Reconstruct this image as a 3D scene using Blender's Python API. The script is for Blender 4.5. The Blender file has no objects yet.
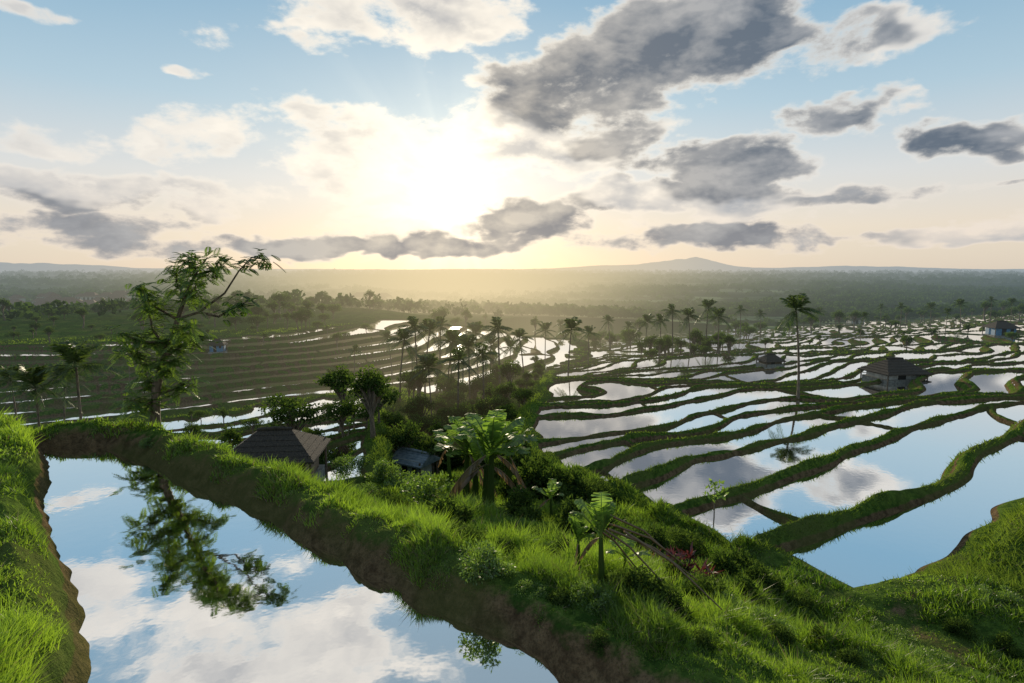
import bpy, math, numpy as np
from mathutils import Vector
rng=np.random.default_rng(7)
S=bpy.context.scene
FPX=569.0; PITCH=math.radians(7.36)
cp,sp_=math.cos(PITCH),math.sin(PITCH)
def view_dir(px,py):
    dx=(px-512)/FPX; dy=(341.5-py)/FPX
    return np.array([dx,cp+dy*sp_,-sp_+dy*cp])
# ------------------------------------------------------------------ noise
def _h(ix,iy,s):
    n=(ix*374761393+iy*668265263+s*1274126177)&0xffffffff
    n=((n^(n>>13))*1274126177)&0xffffffff
    n^=n>>16
    return n/4294967295.0
def vn(x,y,s=0):
    xf=np.floor(x);yf=np.floor(y);ix=xf.astype(np.int64);iy=yf.astype(np.int64)
    fx=x-xf;fy=y-yf;fx=fx*fx*(3-2*fx);fy=fy*fy*(3-2*fy)
    a=_h(ix,iy,s);b=_h(ix+1,iy,s);c=_h(ix,iy+1,s);d=_h(ix+1,iy+1,s)
    return (a*(1-fx)+b*fx)*(1-fy)+(c*(1-fx)+d*fx)*fy
def fbm(x,y,s=0,o=4):
    t=0;a=1;w=0
    for i in range(o):
        t=t+a*vn(x*2**i+i*17.3,y*2**i-i*9.1,s+i);w+=a;a*=.5
    return t/w
def ss(x,a,b):
    t=np.clip((x-a)/(b-a),0,1);return t*t*(3-2*t)
def smax(a,b,k):
    h=np.clip(.5+.5*(a-b)/k,0,1);return b*(1-h)+a*h+k*h*(1-h)
def sdpoly(x,y,P):
    d=np.full(x.shape,1e18);ins=np.zeros(x.shape,bool)
    n=len(P)
    for i in range(n):
        ax,ay=P[i];bx,by=P[(i+1)%n]
        ex,ey=bx-ax,by-ay;wx=x-ax;wy=y-ay
        t=np.clip((wx*ex+wy*ey)/(ex*ex+ey*ey),0,1)
        d=np.minimum(d,(wx-ex*t)**2+(wy-ey*t)**2)
        c=((ay<=y)&(by>y))|((by<=y)&(ay>y))
        if ey!=0:
            xi=ax+(y-ay)/ey*ex
            ins^=(c&(x<xi))
    return np.where(ins,-1,1)*np.sqrt(d)
# ------------------------------------------------------------------ terrain
POND=[(-7.75,9.15),(-7.0,9.2),(-5.96,8.56),(-4.7,7.6),(-3.53,6.79),(-1.85,5.45),(-.7,4.54),(.28,3.8),(1.9,2.4),(4,.5),(4,-6),(-4,-6),(-1.8,1.5),(-3,3.8),(-4.2,5.1),(-5.49,6.5),(-6.9,8.2)]
PA=[(4.3,9.0),(4.9,7.5),(6.84,8.1),(7.6,8.7),(9.9,10.4),(16,15),(30,21),(90,40),(230,90),(260,230),(60,230),(10,200),(-10,110),(-9,62),(4,58),(2.5,40),(1,28),(.5,19),(2.9,12.9)]
PC=[(-18,16.0),(-9,13.6),(-3.4,14.0),(-5.0,20),(-7.5,30),(-9,40),(-20,43),(-42,40),(-38,22)]
def sfield(x,y):
    r=np.hypot(x,y)
    s=-.46*(x-8.3)+.89*(y-11.6)
    w=(fbm(x/15,y/15,3,2)-.5)*7.0+(vn(x/5.5,y/5.5,9)-.5)*2.0+(vn(x/2.3,y/2.3,19)-.5)*.6
    f=ss(r,11,22)
    return s+w*(.24+.76*f)*(1+r/140.)
def PRf(x,y): return -5-.13*np.maximum(sfield(x,y),-2.2)
def HBf(x,y):
    r=np.hypot(x+55,y-95)+(fbm(x/18,y/18,21,3)-.5)*10
    h=np.where(r<57,-11.7+.135*(57-r),-11.7-.08*(r-57))
    return -smax(-h,8.7+0*h,.5)
def plainf(x,y):
    return -27+9*(fbm(x/160,y/160,31,3)-.5)
def natural(x,y):
    PR=PRf(x,y)
    xg=-3.5+np.maximum(0,y-50)*.35
    carve=2.2*np.exp(-((x-xg)/4.2)**2)*ss(y,15,24)*(1-ss(y,70,120))
    h=smax(PR-carve,plainf(x,y),2.0)
    h=smax(h,HBf(x,y),.8)
    return h
def terr(hf,x,y,step,z0,cross=True,bh=.24):
    h=hf(x,y);e=.05
    gx=(hf(x+e,y)-h)/e;gy=(hf(x,y+e)-h)/e
    g=np.maximum(np.hypot(gx,gy),.03)
    u=(h-z0)/step;k=np.floor(u);f=u-k
    r=np.hypot(x,y)
    wd=.9+r/420.
    dlo=f*step/g;dup=(1-f)*step/g
    bh=bh*(1+.45*(1-ss(r,12,24)))
    hn=.7+.6*vn(x/1.1,y/1.1,5)+.25*(vn(x/.35,y/.35,6)-.5)
    b=bh*hn*np.exp(-((dlo-.22)/(.22*wd))**2)
    b0=bh*hn*np.exp(-((.22)/(.22*wd))**2)
    ris=(step+b0)*ss(1-dup/(.32*wd),0,1)
    hk=_h(k.astype(np.int64),k.astype(np.int64)*3+7,77)
    L=9+12*hk+.08*r
    vv=(.89*x+.46*y+5*(vn(x/6,y/6,13)-.5))/L+hk*7.3
    dc=np.abs(vv-np.floor(vv)-.5)*L
    cb=.2*hn*np.exp(-(dc/(.17*wd))**2)
    bb=np.maximum(b,cb)
    z=z0+k*step+np.maximum(bb,ris)
    return z,k,h
def ground(x,y,full=False):
    x=np.asarray(x,float);y=np.asarray(y,float)
    r=np.hypot(x,y)
    nat=natural(x,y)+(fbm(x/2.2,y/2.2,41,4)-.5)*.55
    nat=nat+.75*np.exp(-((x-9.4)**2+(y-8.5)**2)/2.2)+.3*np.exp(-((x-6.2)**2+(y-6.9)**2)/1.5)
    sd=sdpoly(x,y,POND)+.18*(vn(x/.7,y/.7,51)-.5)+.10*(vn(x/.2,y/.2,52)-.5)
    lft=-.748*(x+7.75)-.664*(y-9.15)
    Fl=-2.4-.85*np.maximum(0,y-8.9)+.12*(fbm(x/1.5,y/1.5,61,3)-.5)
    kk=.95+(.45-.95)*ss(x,-5,0.5)
    Fr=-2.72-kk*np.maximum(0,sd-.65)+(fbm(x/1.2,y/1.2,62,4)-.5)*.42*ss(sd,.3,1.4)
    F=Fr+(Fl-Fr)*ss(lft,-.3,.5)
    F=F+.24*(fbm(x/.35,y/.35,63,4)-.5)
    z=smax(F,nat,.5)
    z=-3.45+(z+3.45)*ss(sd,-.34,.44)
    wid=np.zeros(x.shape,np.int64);wz=np.full(x.shape,-999.)
    wid[sd<.35]=1;wz[sd<.35]=-3.0
    mud=np.maximum((1-ss(z,-2.90,-2.74))*(sd<.6),.6*np.exp(-(np.maximum(sd-.2,0)/.28)**2)*(lft<.1))
    mud=np.maximum(mud,ss(x,3.6,5.2)*(1-ss(r,13,15))*(fbm(x/.5,y/.5,58,3)*1.2-.42))
    bund=np.zeros(x.shape)
    plain=plainf(x,y)
    def region(z,wid,wz,mud,bund,sdr,hf,step,z0,base,wet=None,bh=.24,ml=(.13,.24)):
        sel=sdr<1.5+r*.01
        if not sel.any(): return z,wid,wz,mud,bund
        xs,ys=x[sel],y[sel];zt,k,h=terr(hf,xs,ys,step,z0,bh=bh)
        fl=z0+k*step
        q=sdr[sel];rw=.45+.006*r[sel]
        m=1-ss(q,-.35,.25)
        zz=z[sel]*(1-m)+zt*m
        rim=fl+.3*(1-(q/rw)**2)
        zz=np.where(np.abs(q)<rw,np.maximum(zz,rim),zz)
        inn=q<.08
        if wet is not None: inn=inn&wet(xs,ys,k,fl)
        z=z.copy();z[sel]=zz
        w=wid[sel];w[inn]=base+k[inn].astype(np.int64);wid[sel]=w
        a=wz[sel];a[inn]=fl[inn]+.1;wz[sel]=a
        md=mud[sel];md=np.where(q<.5,(1-ss(zz-fl,ml[0],ml[1]))*inn,md);mud[sel]=md
        bd=bund[sel];bd=np.where(q<.5,ss(zz-fl,.13,.25),bd);bund[sel]=bd
        return z,wid,wz,mud,bund
    jit=.5*(vn(x/1.1,y/1.1,71)-.5)
    sA=sdpoly(x,y,PA)+jit
    sA=np.maximum(sA,-(PRf(x,y)-plain-1.0)*6)
    z,wid,wz,mud,bund=region(z,wid,wz,mud,bund,sA,PRf,.30,-5.0,100000)
    rB=np.hypot(x+55,y-95)
    sB=np.maximum(rB-66,31-rB)+jit*6
    sB=np.maximum(sB,y-100)
    z,wid,wz,mud,bund=region(z,wid,wz,mud,bund,sB,HBf,.38,-12.9,200000,lambda a,b,k,f:(a>-24)|(_h(k.astype(np.int64),k.astype(np.int64),5)>.12),bh=.19)
    sC=sdpoly(x,y,PC)+jit
    sC=np.maximum(sC,-sB+1)
    z,wid,wz,mud,bund=region(z,wid,wz,mud,bund,sC,PRf,.35,-5.0,300000)
    az=np.degrees(np.arctan2(x,y))
    hill=165*np.exp(-((az-16.8)/3.9)**2)*(.65+.6*fbm(az/1.8,az*0,91,4))+50*np.exp(-((az-9)/4)**2)+105*np.exp(-((az+43)/7.)**2)*(.6+.8*fbm(az/2.5,az*0,93,4))+22*fbm(az/5,az*0,94,4)+34*np.exp(-((az-30)/6)**2)*(.6+.8*fbm(az/2,az*0,96,4))
    z=z+hill*ss(r,6200,8200)
    z=z+(7*fbm(x/90,y/90,95,3)-3.5)*ss(r,300,900)
    ter=np.maximum(ss(-sA,-.3,.3),np.maximum(ss(-sB,-.3,.3),ss(-sC,-.3,.3)))
    return z,wid,wz,mud,bund,sd,ter
def gz(x,y): return float(ground(np.array([x]),np.array([y]))[0][0])
def at(px,dist):
    x=(px-512)/FPX*dist;z=gz(x,dist)
    for _ in range(2):
        x=(px-512)/FPX*(dist*cp-z*sp_);z=gz(x,dist)
    return x,dist,z
def sight(px,py,tmin=2):
    d=view_dir(px,py);t=np.geomspace(tmin,400,4000)
    X=d[0]*t;Y=d[1]*t;Z=d[2]*t
    g=ground(X,Y)[0];i=np.argmax(Z<g)
    return float(X[i]),float(Y[i]),float(g[i])
# ------------------------------------------------------------------ mesh helpers
def make_mesh(name,V,Q,mats,mi=None,attrs=None,smooth=False):
    V=np.ascontiguousarray(V,np.float32);Q=np.ascontiguousarray(Q,np.int32)
    me=bpy.data.meshes.new(name)
    me.vertices.add(len(V));me.vertices.foreach_set('co',V.ravel())
    me.loops.add(Q.size);me.loops.foreach_set('vertex_index',Q.ravel())
    me.polygons.add(len(Q));me.polygons.foreach_set('loop_start',np.arange(0,Q.size,4,dtype=np.int32))
    if mi is not None: me.polygons.foreach_set('material_index',np.asarray(mi,np.int32))
    if smooth is True: me.polygons.foreach_set('use_smooth',np.ones(len(Q),bool))
    elif smooth is not False: me.polygons.foreach_set('use_smooth',np.asarray(smooth,bool))
    for m in mats: me.materials.append(m)
    if attrs:
        for k,a in attrs.items():
            at_=me.attributes.new(k,'FLOAT','POINT');at_.data.foreach_set('value',np.ascontiguousarray(a,np.float32))
    me.update(calc_edges=True)
    return me
def add_obj(name,me,loc=(0,0,0),rot=0,sc=1,parent=None):
    o=bpy.data.objects.new(name,me);S.collection.objects.link(o)
    o.location=loc;o.rotation_euler=(0,0,rot)
    o.scale=(sc,sc,sc) if np.isscalar(sc) else sc
    if parent: o.parent=parent
    return o
class MB:
    def __init__(s): s.V=[];s.Q=[];s.M=[];s.A=[];s.SM=[];s.n=0
    def add(s,V,Q,m,var=.5,sm=False):
        V=np.asarray(V,float).reshape(-1,3);Q=np.asarray(Q,int).reshape(-1,4)
        s.V.append(V);s.Q.append(Q+s.n);s.M.append(np.full(len(Q),m));s.n+=len(V);s.SM.append(np.full(len(Q),sm))
        s.A.append(np.broadcast_to(np.asarray(var,float),(len(V),)).copy())
    def tube(s,P,R,m,sides=8,var=.5):
        P=np.asarray(P,float);R=np.asarray(R,float);n=len(P)
        T=np.gradient(P,axis=0);T/=np.linalg.norm(T,axis=1)[:,None]+1e-9
        ref=np.array([.31,.95,.05]);U=np.cross(T,ref);U/=np.linalg.norm(U,axis=1)[:,None]+1e-9;W=np.cross(T,U)
        a=np.arange(sides)/sides*2*np.pi
        V=P[:,None]+R[:,None,None]*(np.cos(a)[None,:,None]*U[:,None]+np.sin(a)[None,:,None]*W[:,None])
        i=np.arange(n-1)[:,None]*sides;j=np.arange(sides)[None];j2=(j+1)%sides
        Q=np.stack([i+j,i+j2,i+sides+j2,i+sides+j],-1).reshape(-1,4)
        s.add(V.reshape(-1,3),Q,m,var,True)
    def leaves(s,P,A,Sd,L,W,m,var):
        n=len(P);L=np.broadcast_to(L,(n,))[:,None];W=np.broadcast_to(W,(n,))[:,None]
        V=np.stack([P,P+A*L*.45+Sd*W*.5,P+A*L,P+A*L*.45-Sd*W*.5],1)
        s.add(V.reshape(-1,3),np.arange(4*n).reshape(-1,4),m,np.repeat(np.broadcast_to(var,(n,)),4))
    def box(s,c,d,m,var=.5,rot=None):
        sg=np.array([[x,y,z] for x in(-1,1) for y in(-1,1) for z in(-1,1)],float)*.5*np.array(d)+np.array(c)
        s.add(sg,[[0,1,3,2],[4,6,7,5],[0,4,5,1],[2,3,7,6],[0,2,6,4],[1,5,7,3]],m,var)
    def mesh(s,name,mats):
        return make_mesh(name,np.concatenate(s.V),np.concatenate(s.Q),mats,np.concatenate(s.M),{'var':np.concatenate(s.A)},np.concatenate(s.SM))
def runit(n):
    v=rng.normal(size=(n,3));return v/np.linalg.norm(v,axis=1)[:,None]
def perp(A):
    B=np.cross(A,runit(len(A)));return B/(np.linalg.norm(B,axis=1)[:,None]+1e-9)
# ------------------------------------------------------------------ materials
SUN_AZ=math.radians(-5.6);SUN_EL=math.radians(7.0)
sun=np.array([math.sin(SUN_AZ)*math.cos(SUN_EL),math.cos(SUN_AZ)*math.cos(SUN_EL),math.sin(SUN_EL)])
class NT:
    def __init__(s,nt): s.t=nt;nt.nodes.clear()
    def n(s,typ,**k):
        nd=s.t.nodes.new(typ)
        for a,b in k.items(): setattr(nd,a,b)
        return nd
    def set(s,sock,v):
        if hasattr(v,'is_output') : s.t.links.new(v,sock)
        else: sock.default_value=v
    def math(s,op,a,b=0,c=0,clamp=False):
        n=s.n('ShaderNodeMath',operation=op,use_clamp=clamp);s.set(n.inputs[0],a);s.set(n.inputs[1],b);s.set(n.inputs[2],c);return n.outputs[0]
    def vm(s,op,a,b=(0,0,0),sc=None):
        n=s.n('ShaderNodeVectorMath',operation=op);s.set(n.inputs[0],a);s.set(n.inputs[1],b)
        if sc is not None: s.set(n.inputs[3],sc)
        return n.outputs['Value'] if op in('LENGTH','DOT_PRODUCT') else n.outputs[0]
    def mr(s,v,a,b,c=0,d=1,smooth=True):
        n=s.n('ShaderNodeMapRange',interpolation_type='SMOOTHSTEP' if smooth else 'LINEAR')
        for i,q in enumerate((v,a,b,c,d)): s.set(n.inputs[i],q)
        return n.outputs[0]
    def mix(s,f,a,b,mode='MIX'):
        n=s.n('ShaderNodeMix',data_type='RGBA',blend_type=mode)
        s.set(n.inputs[0],f)
        for i,q in ((6,a),(7,b)):
            if isinstance(q,tuple) and len(q)==3: q=q+(1,)
            s.set(n.inputs[i],q)
        return n.outputs[2]
    def noise(s,v,scale,detail=4,rough=.5,dist=0,out=0):
        n=s.n('ShaderNodeTexNoise');s.set(n.inputs['Vector'],v);n.inputs['Scale'].default_value=scale;n.inputs['Detail'].default_value=detail;n.inputs['Roughness'].default_value=rough;n.inputs['Distortion'].default_value=dist
        return n.outputs[out]
    def attr(s,name): return s.n('ShaderNodeAttribute',attribute_name=name).outputs['Fac']
    def mixs(s,f,a,b):
        n=s.n('ShaderNodeMixShader');s.set(n.inputs[0],f);s.t.links.new(a,n.inputs[1]);s.t.links.new(b,n.inputs[2]);return n.outputs[0]
    def pos(s): return s.n('ShaderNodeNewGeometry').outputs['Position']
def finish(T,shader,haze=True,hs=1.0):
    if haze:  # valley mist painted into materials as emission, by distance from origin, golden sunward
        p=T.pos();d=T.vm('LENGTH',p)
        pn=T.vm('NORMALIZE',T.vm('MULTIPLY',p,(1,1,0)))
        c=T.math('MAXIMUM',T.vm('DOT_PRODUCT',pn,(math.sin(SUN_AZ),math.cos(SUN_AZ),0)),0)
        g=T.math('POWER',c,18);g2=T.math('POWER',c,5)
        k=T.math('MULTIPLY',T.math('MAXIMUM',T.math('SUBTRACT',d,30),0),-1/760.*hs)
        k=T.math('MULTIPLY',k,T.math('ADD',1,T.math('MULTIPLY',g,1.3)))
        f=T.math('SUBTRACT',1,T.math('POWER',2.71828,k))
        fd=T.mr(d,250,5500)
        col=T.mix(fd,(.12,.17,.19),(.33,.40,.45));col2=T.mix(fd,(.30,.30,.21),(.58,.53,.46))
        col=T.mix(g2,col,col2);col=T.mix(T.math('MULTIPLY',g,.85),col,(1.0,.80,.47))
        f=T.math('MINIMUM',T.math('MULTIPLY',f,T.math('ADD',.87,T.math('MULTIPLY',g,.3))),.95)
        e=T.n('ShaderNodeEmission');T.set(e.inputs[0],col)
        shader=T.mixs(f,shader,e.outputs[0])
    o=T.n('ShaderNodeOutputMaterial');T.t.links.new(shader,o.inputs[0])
def newmat(name):
    m=bpy.data.materials.new(name);m.use_nodes=True;m.cycles.emission_sampling='NONE';return m,NT(m.node_tree)
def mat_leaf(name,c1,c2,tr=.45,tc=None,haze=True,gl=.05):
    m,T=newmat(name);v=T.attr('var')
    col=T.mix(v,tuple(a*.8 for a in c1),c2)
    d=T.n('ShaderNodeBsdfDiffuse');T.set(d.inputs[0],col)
    t=T.n('ShaderNodeBsdfTranslucent');T.set(t.inputs[0],T.mix(1.0,col,tc or (1.9,2.1,.9),'MULTIPLY'))
    s=T.mixs(tr,d.outputs[0],t.outputs[0])
    if gl>0:
        g=T.n('ShaderNodeBsdfGlossy');g.inputs['Roughness'].default_value=.4
        s=T.mixs(gl,s,g.outputs[0])
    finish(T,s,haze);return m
def mat_plain(name,c1,c2,scale=8,rough=.85,bump=.3,haze=True,stretch=(1,1,1),metal=0):
    m,T=newmat(name);p=T.n('ShaderNodeTexCoord').outputs['Object'];p=T.vm('MULTIPLY',p,stretch)
    nz=T.noise(p,scale,4,.6);col=T.mix(T.mr(nz,.3,.7),c1,c2)
    b=T.n('ShaderNodeBsdfPrincipled');T.set(b.inputs['Base Color'],col);b.inputs['Roughness'].default_value=rough;b.inputs['Metallic'].default_value=metal
    bp=T.n('ShaderNodeBump');bp.inputs['Strength'].default_value=bump;bp.inputs['Distance'].default_value=.02;T.set(bp.inputs['Height'],nz);T.t.links.new(bp.outputs[0],b.inputs['Normal'])
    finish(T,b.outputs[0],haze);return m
def mat_ground():
    m,T=newmat('ground_soil_and_grass');p=T.pos()
    mud=T.attr('mud');ter=T.attr('terrace')
    n1=T.noise(p,.5,3,.6);n2=T.noise(p,7,4,.65);n3=T.noise(p,45,3,.7)
    g=T.mix(T.mr(n2,.35,.65),(.035,.072,.014),(.105,.165,.03))
    g=T.mix(T.mr(n1,.4,.65),g,(.09,.115,.03))
    g=T.mix(T.math('MULTIPLY',T.mr(n3,.45,.7),.5),g,(.03,.036,.012))
    soil=T.mix(T.mr(n2,.3,.7),(.07,.045,.026),(.20,.135,.075));soil=T.mix(T.math('MULTIPLY',T.mr(n3,.4,.7),.6),soil,(.045,.032,.019))
    soil=T.mix(T.math('MULTIPLY',T.mr(n1,.42,.58),.6),soil,(.08,.09,.026))
    d=T.vm('LENGTH',p);fr=T.mr(d,90,260)
    vo=T.n('ShaderNodeTexVoronoi');T.set(vo.inputs['Vector'],T.vm('ADD',T.vm('MULTIPLY',p,(.6,1,1)),T.vm('SCALE',T.noise(p,.02,2,out=1),(0,0,0),30)));vo.inputs['Scale'].default_value=.011
    sepc=T.n('ShaderNodeSeparateColor');T.t.links.new(vo.outputs['Color'],sepc.inputs[0])
    field=T.mix(T.mr(sepc.outputs[0],.35,.8),(.02,.045,.018),(.24,.28,.13))
    field=T.mix(T.mr(T.noise(p,.03,5,.7),.46,.6),field,(.010,.024,.012))
    g=T.mix(T.math('MULTIPLY',fr,T.math('SUBTRACT',1,ter)),g,field)
    mm=T.math('ADD',mud,T.math('MULTIPLY',T.math('SUBTRACT',n2,.5),.9));mm=T.mr(mm,.3,.62)
    col=T.mix(mm,g,soil)
    b=T.n('ShaderNodeBsdfDiffuse');T.set(b.inputs[0],col)
    bp=T.n('ShaderNodeBump');bp.inputs['Strength'].default_value=.9;bp.inputs['Distance'].default_value=.06
    T.set(bp.inputs['Height'],T.math('ADD',n2,T.math('MULTIPLY',n3,.4)));T.t.links.new(bp.outputs[0],b.inputs['Normal'])
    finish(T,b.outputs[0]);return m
def mat_water():
    m,T=newmat('paddy_water');p=T.pos()
    d=T.n('ShaderNodeBsdfDiffuse');T.set(d.inputs[0],(.06,.052,.036,1))
    g=T.n('ShaderNodeBsdfGlossy');g.inputs['Roughness'].default_value=.03;g.inputs['Color'].default_value=(.97,.96,.95,1)
    rip=T.noise(p,7,2,.5)
    bp=T.n('ShaderNodeBump');bp.inputs['Strength'].default_value=.045;bp.inputs['Distance'].default_value=.012;T.set(bp.inputs['Height'],rip)
    T.t.links.new(bp.outputs[0],g.inputs['Normal'])
    f=T.n('ShaderNodeFresnel');f.inputs[0].default_value=1.33
    fac=T.math('MINIMUM',T.math('ADD',.55,T.math('MULTIPLY',f.outputs[0],.95)),.97)
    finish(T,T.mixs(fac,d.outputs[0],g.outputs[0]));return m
M_ground=mat_ground();M_water=mat_water()
M_grass=mat_leaf('grass_blades',(.055,.115,.018),(.21,.30,.045),.5,(1.6,1.75,.7),haze=False,gl=.03)
M_bgrass=mat_leaf('bund_grass',(.05,.095,.018),(.16,.22,.04),.4,(1.6,1.7,.8),gl=0)
M_leafT=mat_leaf('young_tree_leaves',(.055,.11,.03),(.17,.25,.055),.5,(1.7,1.8,.8),haze=False)
M_leaf=mat_leaf('broad_leaves',(.02,.045,.015),(.10,.14,.038),.35,gl=0)
M_palm=mat_leaf('palm_fronds',(.02,.045,.016),(.09,.12,.035),.35)
M_ban=mat_leaf('banana_leaves',(.06,.12,.03),(.19,.27,.06),.5,haze=False,gl=.05)
M_dead=mat_leaf('dried_leaves',(.09,.062,.034),(.26,.18,.10),.3,(1.3,1.2,1),haze=False)
M_red=mat_leaf('red_cordyline_leaves',(.035,.014,.016),(.09,.028,.03),.4,(1.8,1.2,1.1),haze=False)
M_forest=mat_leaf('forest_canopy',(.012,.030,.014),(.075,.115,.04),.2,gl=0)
M_bark=mat_plain('bark',(.07,.05,.035),(.22,.17,.12),14,.9,.6,stretch=(1,1,.25))
M_thatch=mat_plain('thatch',(.02,.016,.013),(.075,.056,.04),25,.95,.8,stretch=(1,1,.3))
M_wood=mat_plain('weathered_wood',(.07,.05,.035),(.16,.12,.08),12,.85,.4)
M_plaster=mat_plain('pale_plaster',(.3,.29,.27),(.5,.48,.44),5,.9,.2)
M_blue=mat_plain('blue_painted_board',(.04,.13,.24),(.08,.22,.36),6,.6,.2)
M_tin=mat_plain('corrugated_tin',(.14,.17,.2),(.28,.31,.34),6,.45,.3,metal=.3)
M_tile=mat_plain('clay_tile',(.12,.05,.03),(.24,.11,.07),6,.8,.3)
M_dark=mat_plain('dark_opening',(.008,.008,.008),(.015,.013,.012),5,.9,.1)
M_stone=mat_plain('stone_plinth',(.1,.1,.09),(.24,.23,.2),9,.9,.5)
# ------------------------------------------------------------------ ground sheet
az=np.concatenate([np.radians(np.arange(-180,-52,3.0)),np.radians(np.linspace(-52,52,900)),np.radians(np.arange(55,180.1,3.0))])
rr=np.concatenate([np.geomspace(.25,2.5,60)[:-1],np.geomspace(2.5,300,1120)[:-1],np.geomspace(300,9500,190)])
R,A=np.meshgrid(rr,az,indexing='ij')
X=R*np.sin(A);Y=R*np.cos(A)
Z,WID,WZ,MUD,BUND,SD,TER=[a.reshape(R.shape) for a in ground(X.ravel(),Y.ravel())]
nr,na=R.shape
idx=np.arange(nr*na).reshape(nr,na)
Q=np.stack([idx[:-1,:-1],idx[:-1,1:],idx[1:,1:],idx[1:,:-1]],-1).reshape(-1,4)[:,::-1]
V=np.stack([X,Y,Z],-1).reshape(-1,3)
me=make_mesh('ground',V,Q,[M_ground],attrs={'mud':MUD.ravel(),'terrace':TER.ravel()},smooth=True)
add_obj('ground',me)
w=WID.ravel()[Q];same=(w[:,0]>0)&(w[:,0]==w[:,1])&(w[:,0]==w[:,2])&(w[:,0]==w[:,3])
below=(Z.ravel()-WZ.ravel())[Q].min(1)<.01
QW=Q[same&below];used=np.unique(QW);remap=np.zeros(nr*na,np.int64);remap[used]=np.arange(len(used))
VW=np.stack([X.ravel()[used],Y.ravel()[used],WZ.ravel()[used]],-1);QW=remap[QW]
isp=WID.ravel()[used]==1
def sub(mask,name):
    f=mask[QW].all(1);q=QW[f];u=np.unique(q);rm=np.zeros(len(VW),np.int64);rm[u]=np.arange(len(u))
    add_obj(name,make_mesh(name,VW[u],rm[q],[M_water],smooth=True))
sub(isp,'pond_water');sub(~isp,'rice_paddy_water')
print('terrain',len(V),'water quads',len(QW))
# ------------------------------------------------------------------ grass
def blades(name,x,y,z,L,W,lean,var,mat,two=True):
    n=len(x);a=rng.uniform(0,2*np.pi,n);P=np.stack([x,y,z-.01],-1)
    D=np.stack([np.cos(a)*lean,np.sin(a)*lean,np.ones(n)],-1);D/=np.linalg.norm(D,axis=1)[:,None]
    b=rng.uniform(0,2*np.pi,n);Sd=np.stack([np.cos(b),np.sin(b),0*b],-1)
    L=L[:,None];W=W[:,None]
    mid=P+D*L*.55;tip=mid+(D+np.stack([np.cos(a),np.sin(a),-.3+0*a],-1)*(lean[:,None]*.8))*L*.45
    if two:
        Vv=np.stack([P-Sd*W*.5,P+Sd*W*.5,mid-Sd*W*.4,mid+Sd*W*.4,tip-Sd*W*.05,tip+Sd*W*.05],1).reshape(-1,3)
        i=np.arange(n)[:,None]*6;q=np.stack([i+np.array([0,1,3,2]),i+np.array([2,3,5,4])],1).reshape(-1,4);k=6
    else:
        Vv=np.stack([P-Sd*W*.5,P+Sd*W*.5,tip+Sd*W*.08,tip-Sd*W*.08],1).reshape(-1,3);q=np.arange(4*n).reshape(-1,4);k=4
    add_obj(name,make_mesh(name,Vv,q,[mat],attrs={'var':np.repeat(var,k)}))
N=470000
r=np.exp(rng.uniform(math.log(2.6),math.log(17),N));a=np.radians(rng.uniform(-50,52,N));x=r*np.sin(a);y=r*np.cos(a)
z,wid,wz,mud,bd,sd,ter=ground(x,y)
cl=fbm(x/.5,y/.5,111,3);pat=fbm(x/2.0,y/2.0,112,3)
lft=-.748*(x+7.75)-.664*(y-9.15)
dirt=np.exp(-(np.maximum(sd-.2,0)/.30)**2)*(lft<0)
moss=ss(x,3.4,5.4)
ok=(z>wz+.05)&(sd>.05)&((mud<.6)|((lft<0)&(z>-2.88)))&(rng.uniform(0,1,N)<np.clip(1.12-.8*dirt*(1-.7*(cl>.52))-.5*(cl<.43)-.4*(pat<.42)-.2*moss,.0,1))&(ter<.6)
ok&=~((lft>0)&(sd<.22))
x,y,z,cl,pat,r,sd,lft,dirt,moss=[q[ok] for q in (x,y,z,cl,pat,r,sd,lft,dirt,moss)]
n=len(x)
Lb=(.035+.15*ss(cl,.38,.68))*rng.uniform(.55,1.3,n)*(1+.7*ss(pat,.45,.65))
Lb*=np.where(lft>0,.75,1)*(1-.55*np.exp(-(np.maximum(sd-.35,0)/.5)**2)*(lft<0))*(1-.5*moss)
tone=np.clip(.15+1.9*(pat-.38)+rng.uniform(-.25,.3,n)+.42*(lft>0)-.2*moss,0,1)
blades('grass',x,y,z,Lb,np.maximum(.005,.0014*r)*rng.uniform(.8,1.3,n),rng.uniform(.1,.9,n),tone,M_grass)
dry=rng.uniform(0,1,n)<.05+.25*dirt
blades('dry_grass',x[dry],y[dry],z[dry],Lb[dry]*1.1,np.maximum(.004,.0012*r[dry]),rng.uniform(.3,1.4,dry.sum()),rng.uniform(.2,1,dry.sum()),M_dead)
N=340000
r=np.exp(rng.uniform(math.log(10),math.log(90),N));a=np.radians(rng.uniform(-50,52,N));x=r*np.sin(a);y=r*np.cos(a)
z,wid,wz,mud,bd,sd,ter=ground(x,y)
ok=(((ter>.5)&(bd>.8)&(z>wz+.09))|((ter<.5)&(sd>2)&(z>wz+.05)))&(vn(x/1.6,y/1.6,117)>.2)
x,y,z,r,ter=[q[ok] for q in (x,y,z,r,ter)];n=len(x)
pat=fbm(x/4,y/4,115,3)
blades('bund_grass',x,y,z,(.03+.07*vn(x/.9,y/.9,116)+.09*(ter<.5))*rng.uniform(.6,1.3,n)*(1+r/150),.0014*r*rng.uniform(.8,1.4,n),rng.uniform(.3,1.1,n),np.clip(pat+.15+rng.uniform(-.3,.3,n),0,1),M_bgrass,two=False)
print('grass ok')
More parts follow.
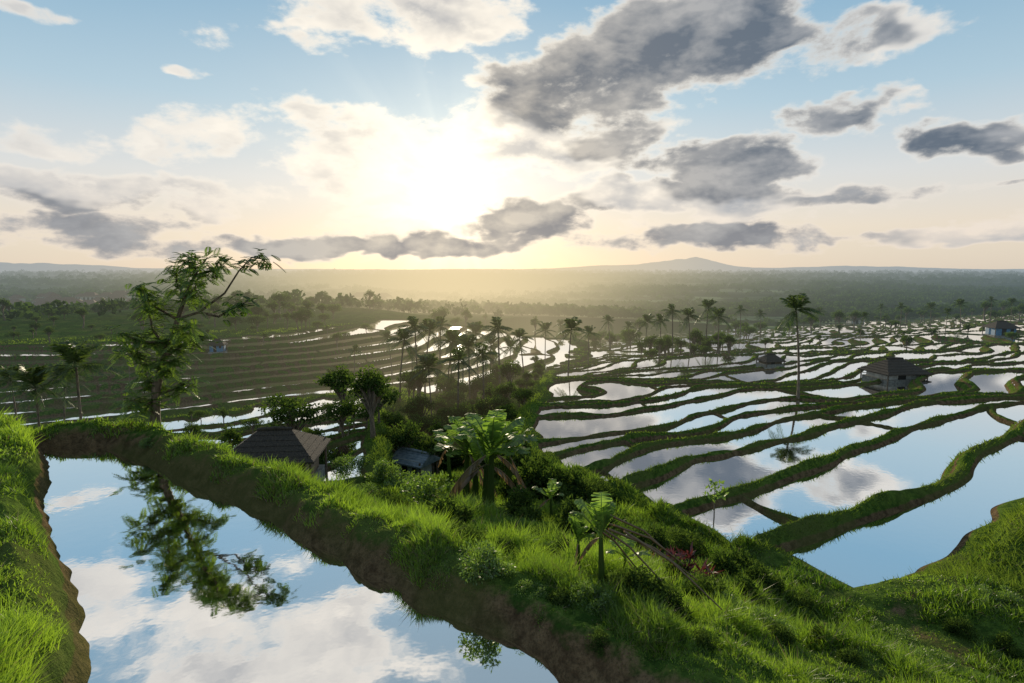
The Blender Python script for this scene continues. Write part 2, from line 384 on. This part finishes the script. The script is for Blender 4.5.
# ------------------------------------------------------------------ plants
U=rng.uniform
def palm_mesh(name,h,fl,nf,lean):
    m=MB();t=np.linspace(0,1,12);P=np.stack([lean*t**1.8,0*t,h*t],-1)
    m.tube(P,np.interp(t,[0,.08,1],[.12,.075,.045])*h/5,1,8)
    top=P[-1]
    for i in range(nf):
        a=i*2.399+rng.uniform(-.2,.2);e=math.radians(rng.uniform(-35,75) if i>3 else 78);L=fl*rng.uniform(.75,1.1)
        d=np.array([math.cos(a),math.sin(a),0]);u=np.linspace(0,1,12)
        C=top+np.outer(u*math.cos(e)*L,d)+np.outer(L*(u*math.sin(e)-.55*u**2*(1-.3*math.sin(e))),[0,0,1])
        m.tube(C,np.linspace(.02,.005,12)*fl/1.6,0,4,.8)
        k=24;q=np.linspace(.12,.99,k);Pq=np.stack([np.interp(q,u,C[:,j]) for j in range(3)],-1)
        Tg=np.stack([np.interp(q,u,np.gradient(C[:,j])) for j in range(3)],-1);Tg/=np.linalg.norm(Tg,axis=1)[:,None]
        sd=np.cross(d,[0,0,1])
        for sgn in(-1,1):
            Ad=sgn*sd*.75+Tg*.6+np.array([0,0,-1])*rng.uniform(.2,.6,k)[:,None];Ad/=np.linalg.norm(Ad,axis=1)[:,None]
            ll=L*.30*np.sin(np.pi*(.12+.8*q))**.7*rng.uniform(.8,1.1,k)
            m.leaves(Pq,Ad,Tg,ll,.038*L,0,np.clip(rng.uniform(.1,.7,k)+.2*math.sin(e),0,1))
    return m.mesh(name,[M_palm,M_bark])
def tree_mesh(name,h,cr,ncl,nl,ls,mats=None):
    m=MB()
    t=np.linspace(0,1,8);P=np.stack([.06*h*np.sin(t*3),.04*h*np.sin(t*2+1)-.04*h*math.sin(1),h*.75*t],-1)
    m.tube(P,np.linspace(.035,.008,8)*h,1,7)
    for c in range(ncl):
        d=runit(1)[0];d[2]=abs(d[2])*1.1-.3
        C=np.array([0,0,h*.66])+d*np.array([cr,cr,h*.33])*rng.uniform(.45,1)
        k=np.clip((C[2]-.1*h)/(h*.8)*.7,.25,.9);b=np.array([np.interp(k,t,P[:,j]) for j in range(3)])
        q=np.linspace(0,1,5)[:,None];br=b+(C-b)*q+np.array([0,0,.08*h])*np.sin(q*np.pi)*.6
        m.tube(br,np.linspace(.014,.004,5)*h,1,5)
        rad=cr*rng.uniform(.25,.45);n=nl
        off=runit(n)*rad*rng.uniform(.3,1,n)[:,None]**.6*np.array([1,1,.65])
        Ad=runit(n)*.8+off/rad*.7+np.array([0,0,-.25]);Ad/=np.linalg.norm(Ad,axis=1)[:,None]
        tone=rng.uniform(0,.45)
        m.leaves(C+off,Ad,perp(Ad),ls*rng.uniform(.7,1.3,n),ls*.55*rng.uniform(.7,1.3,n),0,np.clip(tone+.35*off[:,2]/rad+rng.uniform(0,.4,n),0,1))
    return m.mesh(name,mats or [M_leaf,M_bark])
def banana_mesh(name,h,nl,dead=2):
    m=MB()
    for st in range(2 if h>1.8 else 1):
        b=np.array([rng.uniform(-.25,.25)*st,rng.uniform(-.25,.25)*st,0]);hh=h*(1-.25*st)*.5
        t=np.linspace(0,1,6);m.tube(b+np.stack([.05*t,0*t,hh*t],-1),np.linspace(.075,.04,6)*h/2,3,8)
        top=b+[.05,0,hh]
        for i in range(nl):
            isd=i<dead;a=i*2.4+rng.uniform(-.3,.3);e=math.radians(rng.uniform(45,88)) if not isd else math.radians(-25);L=h*rng.uniform(.45,.68)*(1 if not isd else .7)
            d=np.array([math.cos(a),math.sin(a),0.]);n=16;u=np.linspace(0,1,n+1)
            C=top+np.outer(u*math.cos(e)*L,d)+np.outer(L*(u*math.sin(e)-(.42 if not isd else .6)*u**2.4),[0,0,1])
            m.tube(C,np.linspace(.014,.004,n+1)*h/2,0 if not isd else 2,5,.9)
            side=np.cross(d,[0,0,1]);w=L*.15*np.sin(np.pi*np.clip((u-.12)/.9,0,1))**.55
            for sg in(-1,1):
                gaps=0
                for j in range(2,n):
                    dr=rng.uniform(-.1,.35) if not isd else rng.uniform(.8,1.3)
                    if rng.uniform()<.3: gaps=rng.uniform(.1,.7)
                    dd=dr+gaps*.6;o=sg*side*math.cos(dd)+np.array([0,0,-math.sin(dd)+.15*(not isd)])
                    T_=(C[j+1]-C[j]);o2=o+T_/np.linalg.norm(T_)*.25
                    Vq=np.array([C[j],C[j+1],C[j+1]+o2*w[j+1]-T_*.06*gaps*3,C[j]+o2*w[j]])
                    m.add(Vq,[[0,1,2,3]],2 if isd else 0,rng.uniform(.15,.85))
    return m.mesh(name,[M_ban,M_wood,M_dead,M_leaf])
def bush_mesh(name,rad,n,ls,mat,tall=1.0,asp=.42):
    m=MB()
    for c in range(16):
        C=runit(1)[0]*rad*rng.uniform(.4,.95);C[2]=abs(C[2])*tall+.12*rad
        m.tube(np.array([[0,0,-.05],C*.5,C]),[.02*rad,.012*rad,.006*rad],1,5)
        rc=rad*rng.uniform(.2,.5)
        off=runit(n)*rc*rng.uniform(.2,1,n)[:,None]**.5
        Ad=runit(n)+off/rc*.8+np.array([0,0,.2]);Ad/=np.linalg.norm(Ad,axis=1)[:,None]
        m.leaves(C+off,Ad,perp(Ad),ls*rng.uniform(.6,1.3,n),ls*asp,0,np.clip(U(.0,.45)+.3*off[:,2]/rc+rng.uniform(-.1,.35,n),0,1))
    return m.mesh(name,[mat,M_bark])
def young_tree():
    m=MB();bx,by=-6.35,9.85;b0=gz(bx,by)-.03
    k=by/FPX*1.02
    def L(px,py,dy=0): return np.array([(px-148)*k,dy,(443-py)*k*1.02])
    tr=np.array([L(148,446),L(149,420),L(151,395,.02),L(158,372,.04),L(168,348,.05),L(178,325,.03),L(188,303),L(200,283,-.05),L(214,266,-.06)])
    m.tube(tr,np.array([.10,.08,.07,.062,.052,.04,.03,.02,.01]),1,9)
    brs=[([(158,372),(145,362),(134,352)],-.3),([(165,352),(150,335),(145,312),(140,300)],.25),([(178,325),(160,310),(158,292)],-.35),([(178,325),(200,318),(225,300),(240,278),(252,266),(266,268)],.15),
         ([(200,318),(222,322),(243,312),(258,306)],-.3),([(188,303),(175,290),(172,278)],.3),([(153,390),(140,388),(132,380)],.3),([(155,382),(170,372),(182,362)],-.3),([(160,365),(178,350),(196,345)],.35),([(168,348),(152,345),(138,335)],-.5),
         ([(151,400),(165,395),(176,388)],.4),([(188,303),(205,300),(215,290)],-.5),([(200,283),(190,272),(188,266)],.2),([(200,283),(220,278),(232,266)],-.2),([(150,408),(140,405),(134,400)],-.3),([(170,345),(190,335),(205,328)],-.55)]
    tips=[]
    for pts,dep in brs:
        n=len(pts);P=np.array([L(px,py,dep*i/(n-1)) for i,(px,py) in enumerate(pts)])
        m.tube(P,np.linspace(.026,.007,n),1,6)
        far=pts[-1][0]>236
        for i in range(1,n):
            if far and i<n-2: continue
            for q in (.4,.75,1.0):
                tips.append((P[i-1]+(P[i]-P[i-1])*q,8 if far else 12,.25 if far else 1))
    for i in range(4,9): tips.append((tr[i],8,1))
    for C,cnt,br in tips:
        for j in range(cnt):
            a=rng.uniform(0,6.28);e=rng.uniform(-.5,.7);Lf=rng.uniform(.14,.33)*(.75 if br<1 else 1);o=C+rng.normal(size=3)*.07
            d=np.array([math.cos(a)*math.cos(e),math.sin(a)*math.cos(e),math.sin(e)])
            u=np.linspace(0.1,1,11);Pq=o+np.outer(u*Lf,d)-np.outer(.35*Lf*u**2,[0,0,1])
            T_=np.gradient(Pq,axis=0);T_/=np.linalg.norm(T_,axis=1)[:,None]
            sd=np.cross(d,[0,0,1]);sd/=np.linalg.norm(sd)+1e-6
            m.tube(Pq[::5],[.003,.002,.001],1,3)
            for sg in(-1,1):
                Ad=sg*sd+T_*.5+np.array([0,0,-.15]);Ad/=np.linalg.norm(Ad,axis=1)[:,None]
                m.leaves(Pq,Ad,T_,.065*np.sin(np.pi*(.15+.75*u))+.01,.028,0,np.clip(rng.uniform(.2,.9)*br+rng.uniform(-.1,.1,11),0,1))
    add_obj('young_tree',m.mesh('young_tree',[M_leafT,M_bark]),(bx,by,b0))
young_tree()
palms=[palm_mesh('coconut_palm',5,1.5,22,.5),palm_mesh('coconut_palm_b',4.4,1.7,20,-.3),palm_mesh('coconut_palm_c',5.4,1.4,24,.15)]
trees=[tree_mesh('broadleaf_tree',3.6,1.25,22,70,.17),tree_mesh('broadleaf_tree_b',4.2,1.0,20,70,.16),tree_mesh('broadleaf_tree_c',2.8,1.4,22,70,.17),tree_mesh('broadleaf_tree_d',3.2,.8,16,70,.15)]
def put(name,me,x,y,sc=1,dz=-.05): return add_obj(name,me,(x,y,gz(x,y)+dz),rng.uniform(0,6.28),sc)
x,y,z=sight(798,397);add_obj('coconut_palm',palms[0],(x,y,z-.1),2.0,100*y/FPX/5.6)
for px,d,s in [(45,21,.84),(86,22,1.0),(66,27,.8),(20,26,.7)]: 
    x,y,_=at(px,d);put('coconut_palm',palms[1],x,y,s)
for px,d,s in [(400,40,1.),(418,44,1.15),(432,36,1.0),(447,46,1.3),(458,34,1.0),(470,42,1.3),(484,36,1.05),(500,45,1.2),(412,52,1.1),(524,48,1.0),(568,46,1.0),(588,62,1.0),(440,56,1.2),(463,53,1.2),(545,70,1.1),(478,60,1.3),(392,60,1.),(510,56,1.2),(425,48,1.2),(452,50,1.2),(490,52,1.2),
               (660,66,1.1),(672,72,1.3),(690,66,1.2),(705,74,1.3),(718,68,1.2),(645,80,1.2),(610,90,1.1),(628,100,1.1),(330,48,.7),(900,105,1.1),(930,120,1.2),(960,95,.9),(740,110,1.3),(760,120,1.2),(560,110,1.2),(520,120,1.1),(240,88,.8),(150,85,.7),(990,120,1.1),(880,140,1.2),(820,150,1.4),(1010,110,1.),(130,52,.6),(355,56,.8),(310,80,.8),(285,84,.9),(860,85,.8),(945,80,.8)]:
    x,y,_=at(px,d);put('coconut_palm',palms[rng.integers(3)],x,y,s*rng.uniform(.8,1.0))
def scat(num,fx,name='broadleaf_tree',smin=.6,smax_=1.2):
    for i in range(num):
        px,d=fx();x,y,_=at(px,d)
        put(name,trees[rng.integers(4)],x,y,rng.uniform(smin,smax_))
def gully():
    y=U(21,62);x=-4.0+max(0,y-50)*.35+rng.normal()*2.2;return 512+x/y*FPX,y
scat(80,gully,smin=.35,smax_=.9)
def ridge():
    y=U(17,60);x=np.interp(y,[13,19,28,40,58],[1.9,-.4,.2,1.6,3.2])+U(-1.2,.1);return 512+x/y*FPX,y
scat(34,ridge,smin=.25,smax_=.5)
scat(34,lambda:(U(640,735),U(64,86)),smin=.6,smax_=1.1)
scat(60,lambda:(U(-60,330),U(76,118)),smin=.5,smax_=1.1)
scat(30,lambda:(U(-60,400),U(64,80)),smin=.3,smax_=.6)
scat(30,lambda:(U(200,520),U(88,135)),smin=.7,smax_=1.3)
scat(20,lambda:(U(500,640),U(95,140)),smin=.9,smax_=1.5)
scat(50,lambda:(U(700,1080),U(115,190)),smin=.8,smax_=1.4)
scat(16,lambda:(U(740,1060),U(60,110)),smin=.3,smax_=.6)
scat(9,lambda:(U(180,400),U(24,36)),smin=.25,smax_=.45)
bans=[banana_mesh('banana_plant',2.3,11,2),banana_mesh('banana_plant_b',1.7,10,1),banana_mesh('banana_plant_c',1.4,8,1)]
def putpx(name,me,h0,px,py,hpx):
    x,y,z=sight(px,py);s=hpx*y/FPX/h0;add_obj(name,me,(x,y,z-.05),U(0,6.28),s)
    return x,y,z,s
for px,py,i,hp in [(490,512,0,140),(466,502,0,122),(508,502,1,110),(450,480,2,75),(602,588,1,128),(578,578,1,95),(622,585,2,75),(552,520,2,55)]:
    putpx('banana_plant',bans[i],(2.45,1.8,1.5)[i],px,py,hp)
for px,d,i,s in [(245,19,2,1.25),(287,19.5,2,1.2),(226,20,2,1.),(350,24,2,1)]:
    x,y,_=at(px,d);put('banana_plant',bans[i],x,y,s)
cord=MB()
for st in range(7):
    b=np.array([U(-.3,.3),U(-.2,.2),0]);h=U(.35,.8);cord.tube(np.array([b,b+[.02,0,h*.5],b+[.03,0,h]]),[.014,.011,.008],1,5)
    k=16;a=U(0,6.28,k);e=U(-.1,1.2,k);Ad=np.stack([np.cos(a)*np.cos(e),np.sin(a)*np.cos(e),np.sin(e)],-1)
    cord.leaves(np.repeat((b+[.03,0,h])[None],k,0)-np.array([0,0,1])*U(0,.12,k)[:,None],Ad,perp(Ad),U(.16,.28,k),.045,0,U(0,1,k))
cm=cord.mesh('red_cordyline',[M_red,M_bark])
putpx('red_cordyline',cm,1.0,692,596,66);putpx('red_cordyline',cm,1.0,668,580,50)
stk=MB()
for i in range(7):
    a=U(-.5,.5);b=np.array([U(-.3,.3),U(-.2,.2),.65]);e=b+np.array([U(.5,.9),U(-.3,.3),-U(.45,.65)])
    stk.tube([b,(b+e)/2+[0,0,.07],e],[.012,.01,.006],0,5)
x,y,z=sight(640,590);add_obj('dry_banana_stalks',stk.mesh('dry_banana_stalks',[M_dead]),(x-.35,y,z))
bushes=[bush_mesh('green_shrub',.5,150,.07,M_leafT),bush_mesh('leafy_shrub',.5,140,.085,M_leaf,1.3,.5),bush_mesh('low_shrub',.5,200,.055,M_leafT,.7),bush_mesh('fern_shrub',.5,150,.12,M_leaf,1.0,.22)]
for px,py,i,hp in [(428,512,0,60),(448,528,1,60),(410,492,2,40),(484,574,0,58),(503,562,1,50),(465,548,3,50),(520,520,1,60),(545,548,3,50),(562,560,1,45),(530,500,1,70),(640,600,1,66),(660,606,3,58),(622,592,3,50),(675,590,1,60),(705,600,3,50),(725,612,0,40),(745,606,1,56),(765,628,2,40),
                   (590,598,2,36),(610,560,1,60),(635,560,1,60),(655,555,1,55),(680,555,3,50),(385,480,0,35),(350,470,2,30),(300,458,0,28),(440,470,1,60),(415,470,1,50),(540,490,1,60),(555,500,1,60),(575,530,1,60),(600,530,1,50),(740,575,1,50),(780,640,3,36),(320,462,1,26),(250,450,0,20),(150,444,2,16),(515,480,1,60),(500,470,1,70),
                   (560,600,3,30),(530,590,2,26),(700,640,3,30),(640,640,2,26),(800,610,3,40),(820,640,1,34),(600,640,3,26),(760,590,1,50),(720,580,1,56),(395,510,3,30),(360,495,2,24),(850,660,3,30),(900,640,2,26),(570,500,1,55),(590,505,3,50),(960,630,3,30),(1000,600,2,30),(930,665,2,34),(1005,650,1,36),(870,630,2,24)]:
    putpx(['green_shrub','leafy_shrub','low_shrub','fern_shrub'][i],bushes[i],(.95,1.15,.8,1.0)[i],px,py,hp)
sap=MB();sap.tube([[0,0,0],[.01,0,.3],[0,.01,.62]],[.01,.008,.004],1,5)
k=60;Ad=runit(k);sap.leaves(np.array([0,0,.5])+runit(k)*.13,Ad,perp(Ad),.08,.035,0,U(0,1,k))
putpx('sapling',sap.mesh('sapling',[M_leafT,M_bark]),.65,714,522,48)
# ------------------------------------------------------------------ huts
def hut(name,x,y,w,d,h,roofh,rot,mwall,mroof,ov=.35,gable=False):
    z=gz(x,y);e=bpy.data.objects.new(name,None);S.collection.objects.link(e);e.location=(x,y,z);e.rotation_euler=(0,0,rot)
    def part(nm,f,mats):
        m=MB();f(m);add_obj(nm,m.mesh(nm,mats),parent=e)
    part('plinth',lambda m:m.box((0,0,0),(w+.3,d+.3,.5),0),[M_stone])
    part('walls',lambda m:m.box((0,0,.25+h/2),(w,d,h),0),[mwall])
    def door(m):
        m.box((-.1*w,-d/2-.012,.25+h*.4),(.22*w,.03,h*.8),0)
        m.box((.3*w,-d/2-.012,.25+h*.6),(.16*w,.03,h*.3),0)
    part('door_and_window',door,[M_dark])
    def posts(m):
        for sx in(-1,1):
            for sy in(-1,1): m.tube([[sx*(w/2+ov*.6),sy*(d/2+ov*.6),0],[sx*(w/2+ov*.6),sy*(d/2+ov*.6),.25+h]],[.045,.04],0,6)
    part('posts',posts,[M_wood])
    def roof(m):
        W=w/2+ov;D=d/2+ov;zb=.25+h-.12;rg=w*.22 if not gable else W
        for lay in range(6):
            t0=lay/6;t1=(lay+1)/6
            def ring(t,o): return np.array([[-(W+(rg-W)*t)-o,-(D*(1-t))-o,zb+roofh*t],[(W+(rg-W)*t)+o,-(D*(1-t))-o,zb+roofh*t],[(W+(rg-W)*t)+o,(D*(1-t))+o,zb+roofh*t],[-(W+(rg-W)*t)-o,(D*(1-t))+o,zb+roofh*t]])
            a=ring(t0,.03);b=ring(t1,.0);a2=a-[0,0,.06]
            m.add(np.concatenate([a,b,a2]),[[0,1,5,4],[1,2,6,5],[2,3,7,6],[3,0,4,7],[0,8,9,1],[1,9,10,2],[2,10,11,3],[3,11,8,0]],0)
        m.tube([[-rg-.05,0,zb+roofh],[0,0,zb+roofh+.03],[rg+.05,0,zb+roofh]],[.06,.07,.06],0,6)
        m.box((0,0,zb+.005),(2*W-.05,2*D-.05,.05),0)
    part('roof',roof,[mroof])
    return e
def hutat(px,py,wpx,hf,rf,rot,mw,mr,name,gable=False,dist=None):
    if dist: x,y,z=at(px,dist)
    else: x,y,z=sight(px,py)
    w=wpx*y/FPX;print(name,px,x,y,z,w)
    hut(name,x,y,w*.78,w*.6,w*hf,w*rf,rot,mw,mr,ov=w*.11,gable=gable)
hutat(893,381,48,.17,.26,.15,M_plaster,M_thatch,'thatched_hut')
hutat(1000,337,24,.36,.25,-.1,M_blue,M_thatch,'blue_hut')
hutat(770,366,22,.2,.28,.2,M_wood,M_thatch,'thatched_hut')
hutat(855,324,16,.3,.28,.0,M_plaster,M_thatch,'thatched_hut')
hutat(278,0,92,.34,.25,.1,M_wood,M_thatch,'thatched_shelter',dist=17.0)
hutat(415,0,40,.6,.22,-.5,M_plaster,M_tin,'tin_roof_shed',gable=True,dist=22)
hutat(218,0,16,.5,.35,.2,M_blue,M_thatch,'field_shrine',dist=63)
v=bpy.data.objects.new('village',None);S.collection.objects.link(v)
hm=MB();hm.box((0,0,1.2),(6,4.5,2.6),0)
W,D=3.6,2.9
hm.add([[-W,-D,2.4],[W,-D,2.4],[W,D,2.4],[-W,D,2.4],[-1.8,0,4.4],[1.8,0,4.4]],[[0,1,5,4],[2,3,4,5],[1,2,5,5],[3,0,4,4]],1)
for k in(-1.8,0,1.8): hm.box((k,-2.26,1.3),(.8,.06,1.2),2)
hmesh=hm.mesh('village_house',[M_plaster,M_tile,M_dark])
for i in range(38):
    px=U(15,135) if i<28 else U(360,400);d=U(330,430);x,y,z=at(px,d)
    add_obj('village_house',hmesh,(x,y,z+2.0),U(-.5,.5),U(1.,1.6),parent=v)
# ------------------------------------------------------------------ forest (one object)
N=38000
r=np.exp(U(math.log(115),math.log(3600),N));a=np.radians(U(-50,52,N));x=r*np.sin(a);y=r*np.cos(a)
z,wid,wz,mud,bd,sd,ter=ground(x,y)
fd=fbm(x/110,y/55,131,4)
ok=(ter<.05)&(U(0,1,N)<np.where(fd>.50,.97,.06))
pxs=512+x/y*FPX
ok&=~((r<440)&(r>300)&(pxs<150)&(U(0,1,N)<.7))
x,y,z,r,fd=[q[ok] for q in(x,y,z,r,fd)];N=len(x);K=34
Rr=U(1.0,2.6,N)*(1+r/900.)*np.where(r<200,.8,1);D=rng.normal(size=(N,K,3));D/=np.linalg.norm(D,axis=2)[...,None];D[...,2]=np.abs(D[...,2])*1.15-.35
lump=U(.55,1.1,(N,K,1))
C=np.stack([x,y,z+Rr*.8],-1)[:,None]+D*Rr[:,None,None]*lump
A1=rng.normal(size=(N*K,3));A1/=np.linalg.norm(A1,axis=1)[:,None];A2=perp(A1);sz=(Rr[:,None]*U(.3,.6,(N,K))).reshape(-1,1)
Pc=C.reshape(-1,3);Vf=np.stack([Pc-A1*sz*.6,Pc+A2*sz*.45,Pc+A1*sz*.6,Pc-A2*sz*.45],1).reshape(-1,3)
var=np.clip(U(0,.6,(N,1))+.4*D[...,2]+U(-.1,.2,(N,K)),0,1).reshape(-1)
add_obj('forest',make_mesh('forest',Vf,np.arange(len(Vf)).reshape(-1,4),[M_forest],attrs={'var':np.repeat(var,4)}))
print('forest trees',N)
# ------------------------------------------------------------------ world
W=bpy.data.worlds.new('World');S.world=W;W.use_nodes=True;T=NT(W.node_tree)
dirv=T.n('ShaderNodeTexCoord').outputs['Generated'];dirv=T.vm('NORMALIZE',dirv)
sx=T.n('ShaderNodeSeparateXYZ');T.t.links.new(dirv,sx.inputs[0]);dx_,dy_,dz_=sx.outputs
azn=T.math('ARCTAN2',dx_,dy_);eln=T.math('ARCSINE',dz_)
cb=T.n('ShaderNodeCombineXYZ');T.set(cb.inputs[0],azn);T.set(cb.inputs[1],eln);P0=cb.outputs[0]
cv=T.vm('MULTIPLY',dirv,(1,1,2.0))
wn=T.noise(cv,8,3,.6,out=1);P1=T.vm('ADD',P0,T.vm('MULTIPLY',T.vm('SUBTRACT',wn,(.5,.5,.5)),(.15,.09,0)))
N1=T.noise(cv,6.5,8,.60,.1)
N2=T.noise(T.vm('ADD',cv,(-.02,.0,.045)),6.5,4,.56,.1)
def azel(px,py):
    d=view_dir(px,py);return math.atan2(d[0],d[1]),math.asin(d[2]/np.linalg.norm(d))
def blob(c,rx,ry,w):
    v=T.vm('MULTIPLY',T.vm('SUBTRACT',P1,(c[0],c[1],0)),(1/rx,1/ry,0));l=T.vm('LENGTH',v)
    return T.mr(l,1.45,0.35,0,w)
def bpx(cx,cy,rx,ry,w):
    c=azel(cx,cy);cl=azel(cx-rx,cy);cr=azel(cx+rx,cy);cu=azel(cx,cy-ry);cd=azel(cx,cy+ry)
    return blob(c,(cr[0]-cl[0])/2,(cu[1]-cd[1])/2,w)
dark=[(600,85,120,52,1.0),(690,42,145,60,1.15),(815,42,80,26,.85),(728,163,105,34,1.15),(630,148,60,20,.75),(540,222,76,25,1.05),(690,240,170,15,.95),(825,114,70,27,1.),(965,142,90,32,1.05),(885,195,110,16,.85),
      (60,222,220,24,.85),(300,245,330,15,.9),(970,190,70,9,.7)]
light=[(62,142,75,20,.75),(190,135,85,32,.72),(390,150,150,60,.8),(405,18,140,38,.85),(35,8,60,16,.8),(195,78,40,13,.75),(320,42,55,18,.8),(340,112,80,18,.7),(130,195,220,24,.9),(930,238,190,11,.8),(690,200,200,22,.9),(560,135,130,55,.95),(840,40,110,34,.8),(512,222,900,26,.5)]
dl=[bpx(*b) for b in dark];ll=[bpx(*b) for b in light]
rd=math.radians
ll+=[blob((rd(-25),rd(33)),rd(19),rd(9),.75),blob((rd(-42),rd(27)),rd(10),rd(5),.75),blob((rd(15),rd(50)),rd(28),rd(12),.6),blob((rd(36),rd(33)),rd(16),rd(5),.5)]
ll+=[blob((rd(120),rd(25)),rd(40),rd(12),.6),blob((rd(-120),rd(30)),rd(35),rd(12),.6)]
def mx(l):
    a=l[0]
    for b in l[1:]: a=T.math('MAXIMUM',a,b)
    return a
DK=mx(dl);LT=mx(ll);FD=T.math('MAXIMUM',DK,LT)
raw=T.math('ADD',T.math('MULTIPLY',T.math('SUBTRACT',N1,.5),1.35),T.math('SUBTRACT',T.math('MULTIPLY',FD,.5),.20))
cover=T.mr(raw,-.015,.17)
dkf=T.mr(DK,.1,.5)
thick=T.mr(raw,.04,T.math('SUBTRACT',.36,T.math('MULTIPLY',dkf,.09)))
lit=T.math('ADD',T.math('MULTIPLY',T.math('SUBTRACT',N1,N2),4.2),.36,clamp=True)
sdot=T.math('MAXIMUM',T.vm('DOT_PRODUCT',dirv,tuple(float(q) for q in sun)),0)
g1=T.math('POWER',sdot,1500);g2=T.math('POWER',sdot,120);g3=T.math('POWER',sdot,14)
sky=T.n('ShaderNodeTexSky');sky.sky_type='NISHITA';sky.sun_disc=False;sky.sun_elevation=SUN_EL;sky.sun_rotation=SUN_AZ;sky.altitude=700;sky.air_density=1;sky.dust_density=.6;sky.ozone_density=1.5
rp=T.n('ShaderNodeValToRGB');T.set(rp.inputs[0],T.math('DIVIDE',eln,math.pi/2,clamp=True))
cr=rp.color_ramp;stops=[(0,(.74,.66,.57)),(.04,(.87,.75,.63)),(.09,(.77,.77,.76)),(.16,(.48,.65,.76)),(.26,(.25,.47,.66)),(.42,(.28,.40,.50)),(1,(.13,.23,.36))]
while len(cr.elements)<len(stops): cr.elements.new(.5)
for e_,(p_,c_) in zip(cr.elements,stops): e_.position=p_;e_.color=c_+(1,)
base=T.vm('SCALE',rp.outputs[0],(0,0,0),10.)
base=T.mix(.15,base,sky.outputs[0])
bright=T.mix(g3,(8.3,8.0,7.5),(11.5,10.6,9.));bright=T.mix(T.math('MULTIPLY',T.mr(eln,.0,.18,1,0),.6),bright,(8.8,7.1,5.5))
lowf=T.mr(eln,.03,.16,1,0)
shade=T.mix(g3,(1.15,1.5,2.0),(2.3,2.3,2.4));shade=T.mix(T.math('MULTIPLY',lowf,.5),shade,(3.6,3.5,3.6))
mid=T.mix(g3,(3.8,3.95,4.2),(6.8,6.1,5.1))
body=T.mix(lit,shade,mid)
thickcol=T.mix(dkf,T.mix(lit,(4.3,4.5,4.8),bright),body)
ccol=T.mix(thick,bright,thickcol)
col=T.mix(T.math('MULTIPLY',cover,.96),base,ccol)
att=T.math('SUBTRACT',1,T.math('MULTIPLY',T.math('MULTIPLY',thick,dkf),.85))
att2=T.math('MULTIPLY',att,T.math('ADD',.25,T.math('MULTIPLY',N1,1.5)))
# crepuscular rays fanning out round the sun
da=T.math('SUBTRACT',azn,SUN_AZ);de=T.math('SUBTRACT',eln,SUN_EL)
ang=T.math('ARCTAN2',da,de);cr2=T.n('ShaderNodeCombineXYZ');T.set(cr2.inputs[0],T.math('COSINE',ang));T.set(cr2.inputs[1],T.math('SINE',ang))
rays=T.mr(T.noise(cr2.outputs[0],5,1,.5),.38,.7)
def addg(col,g,c,k=att):
    return T.vm('ADD',col,T.vm('SCALE',c,(0,0,0),T.math('MULTIPLY',g,k)))
col=addg(col,g2,(3.4,2.9,2.0),att2);col=addg(col,g3,(1.5,1.05,.5));col=addg(col,g1,(14,13,10))
col=addg(col,T.math('POWER',sdot,45),(1.1,.9,.55),rays)
bg=T.n('ShaderNodeBackground');T.set(bg.inputs[0],col);bg.inputs[1].default_value=.1
o=T.n('ShaderNodeOutputWorld');T.t.links.new(bg.outputs[0],o.inputs[0])
# sun
L=bpy.data.lights.new('sun','SUN');L.energy=5.0;L.angle=math.radians(.6);L.color=(1,.85,.61)
lo=bpy.data.objects.new('sun',L);S.collection.objects.link(lo);lo.rotation_euler=Vector(sun).to_track_quat('Z','Y').to_euler()
# camera
c=bpy.data.cameras.new('camera');c.sensor_width=36;c.lens=FPX/1024*36;c.clip_end=30000;c.clip_start=.05
co=bpy.data.objects.new('camera',c);S.collection.objects.link(co);co.location=(0,0,0);co.rotation_euler=(math.pi/2-PITCH,0,0);S.camera=co
S.view_settings.view_transform='Standard';S.view_settings.look='None';S.view_settings.exposure=0
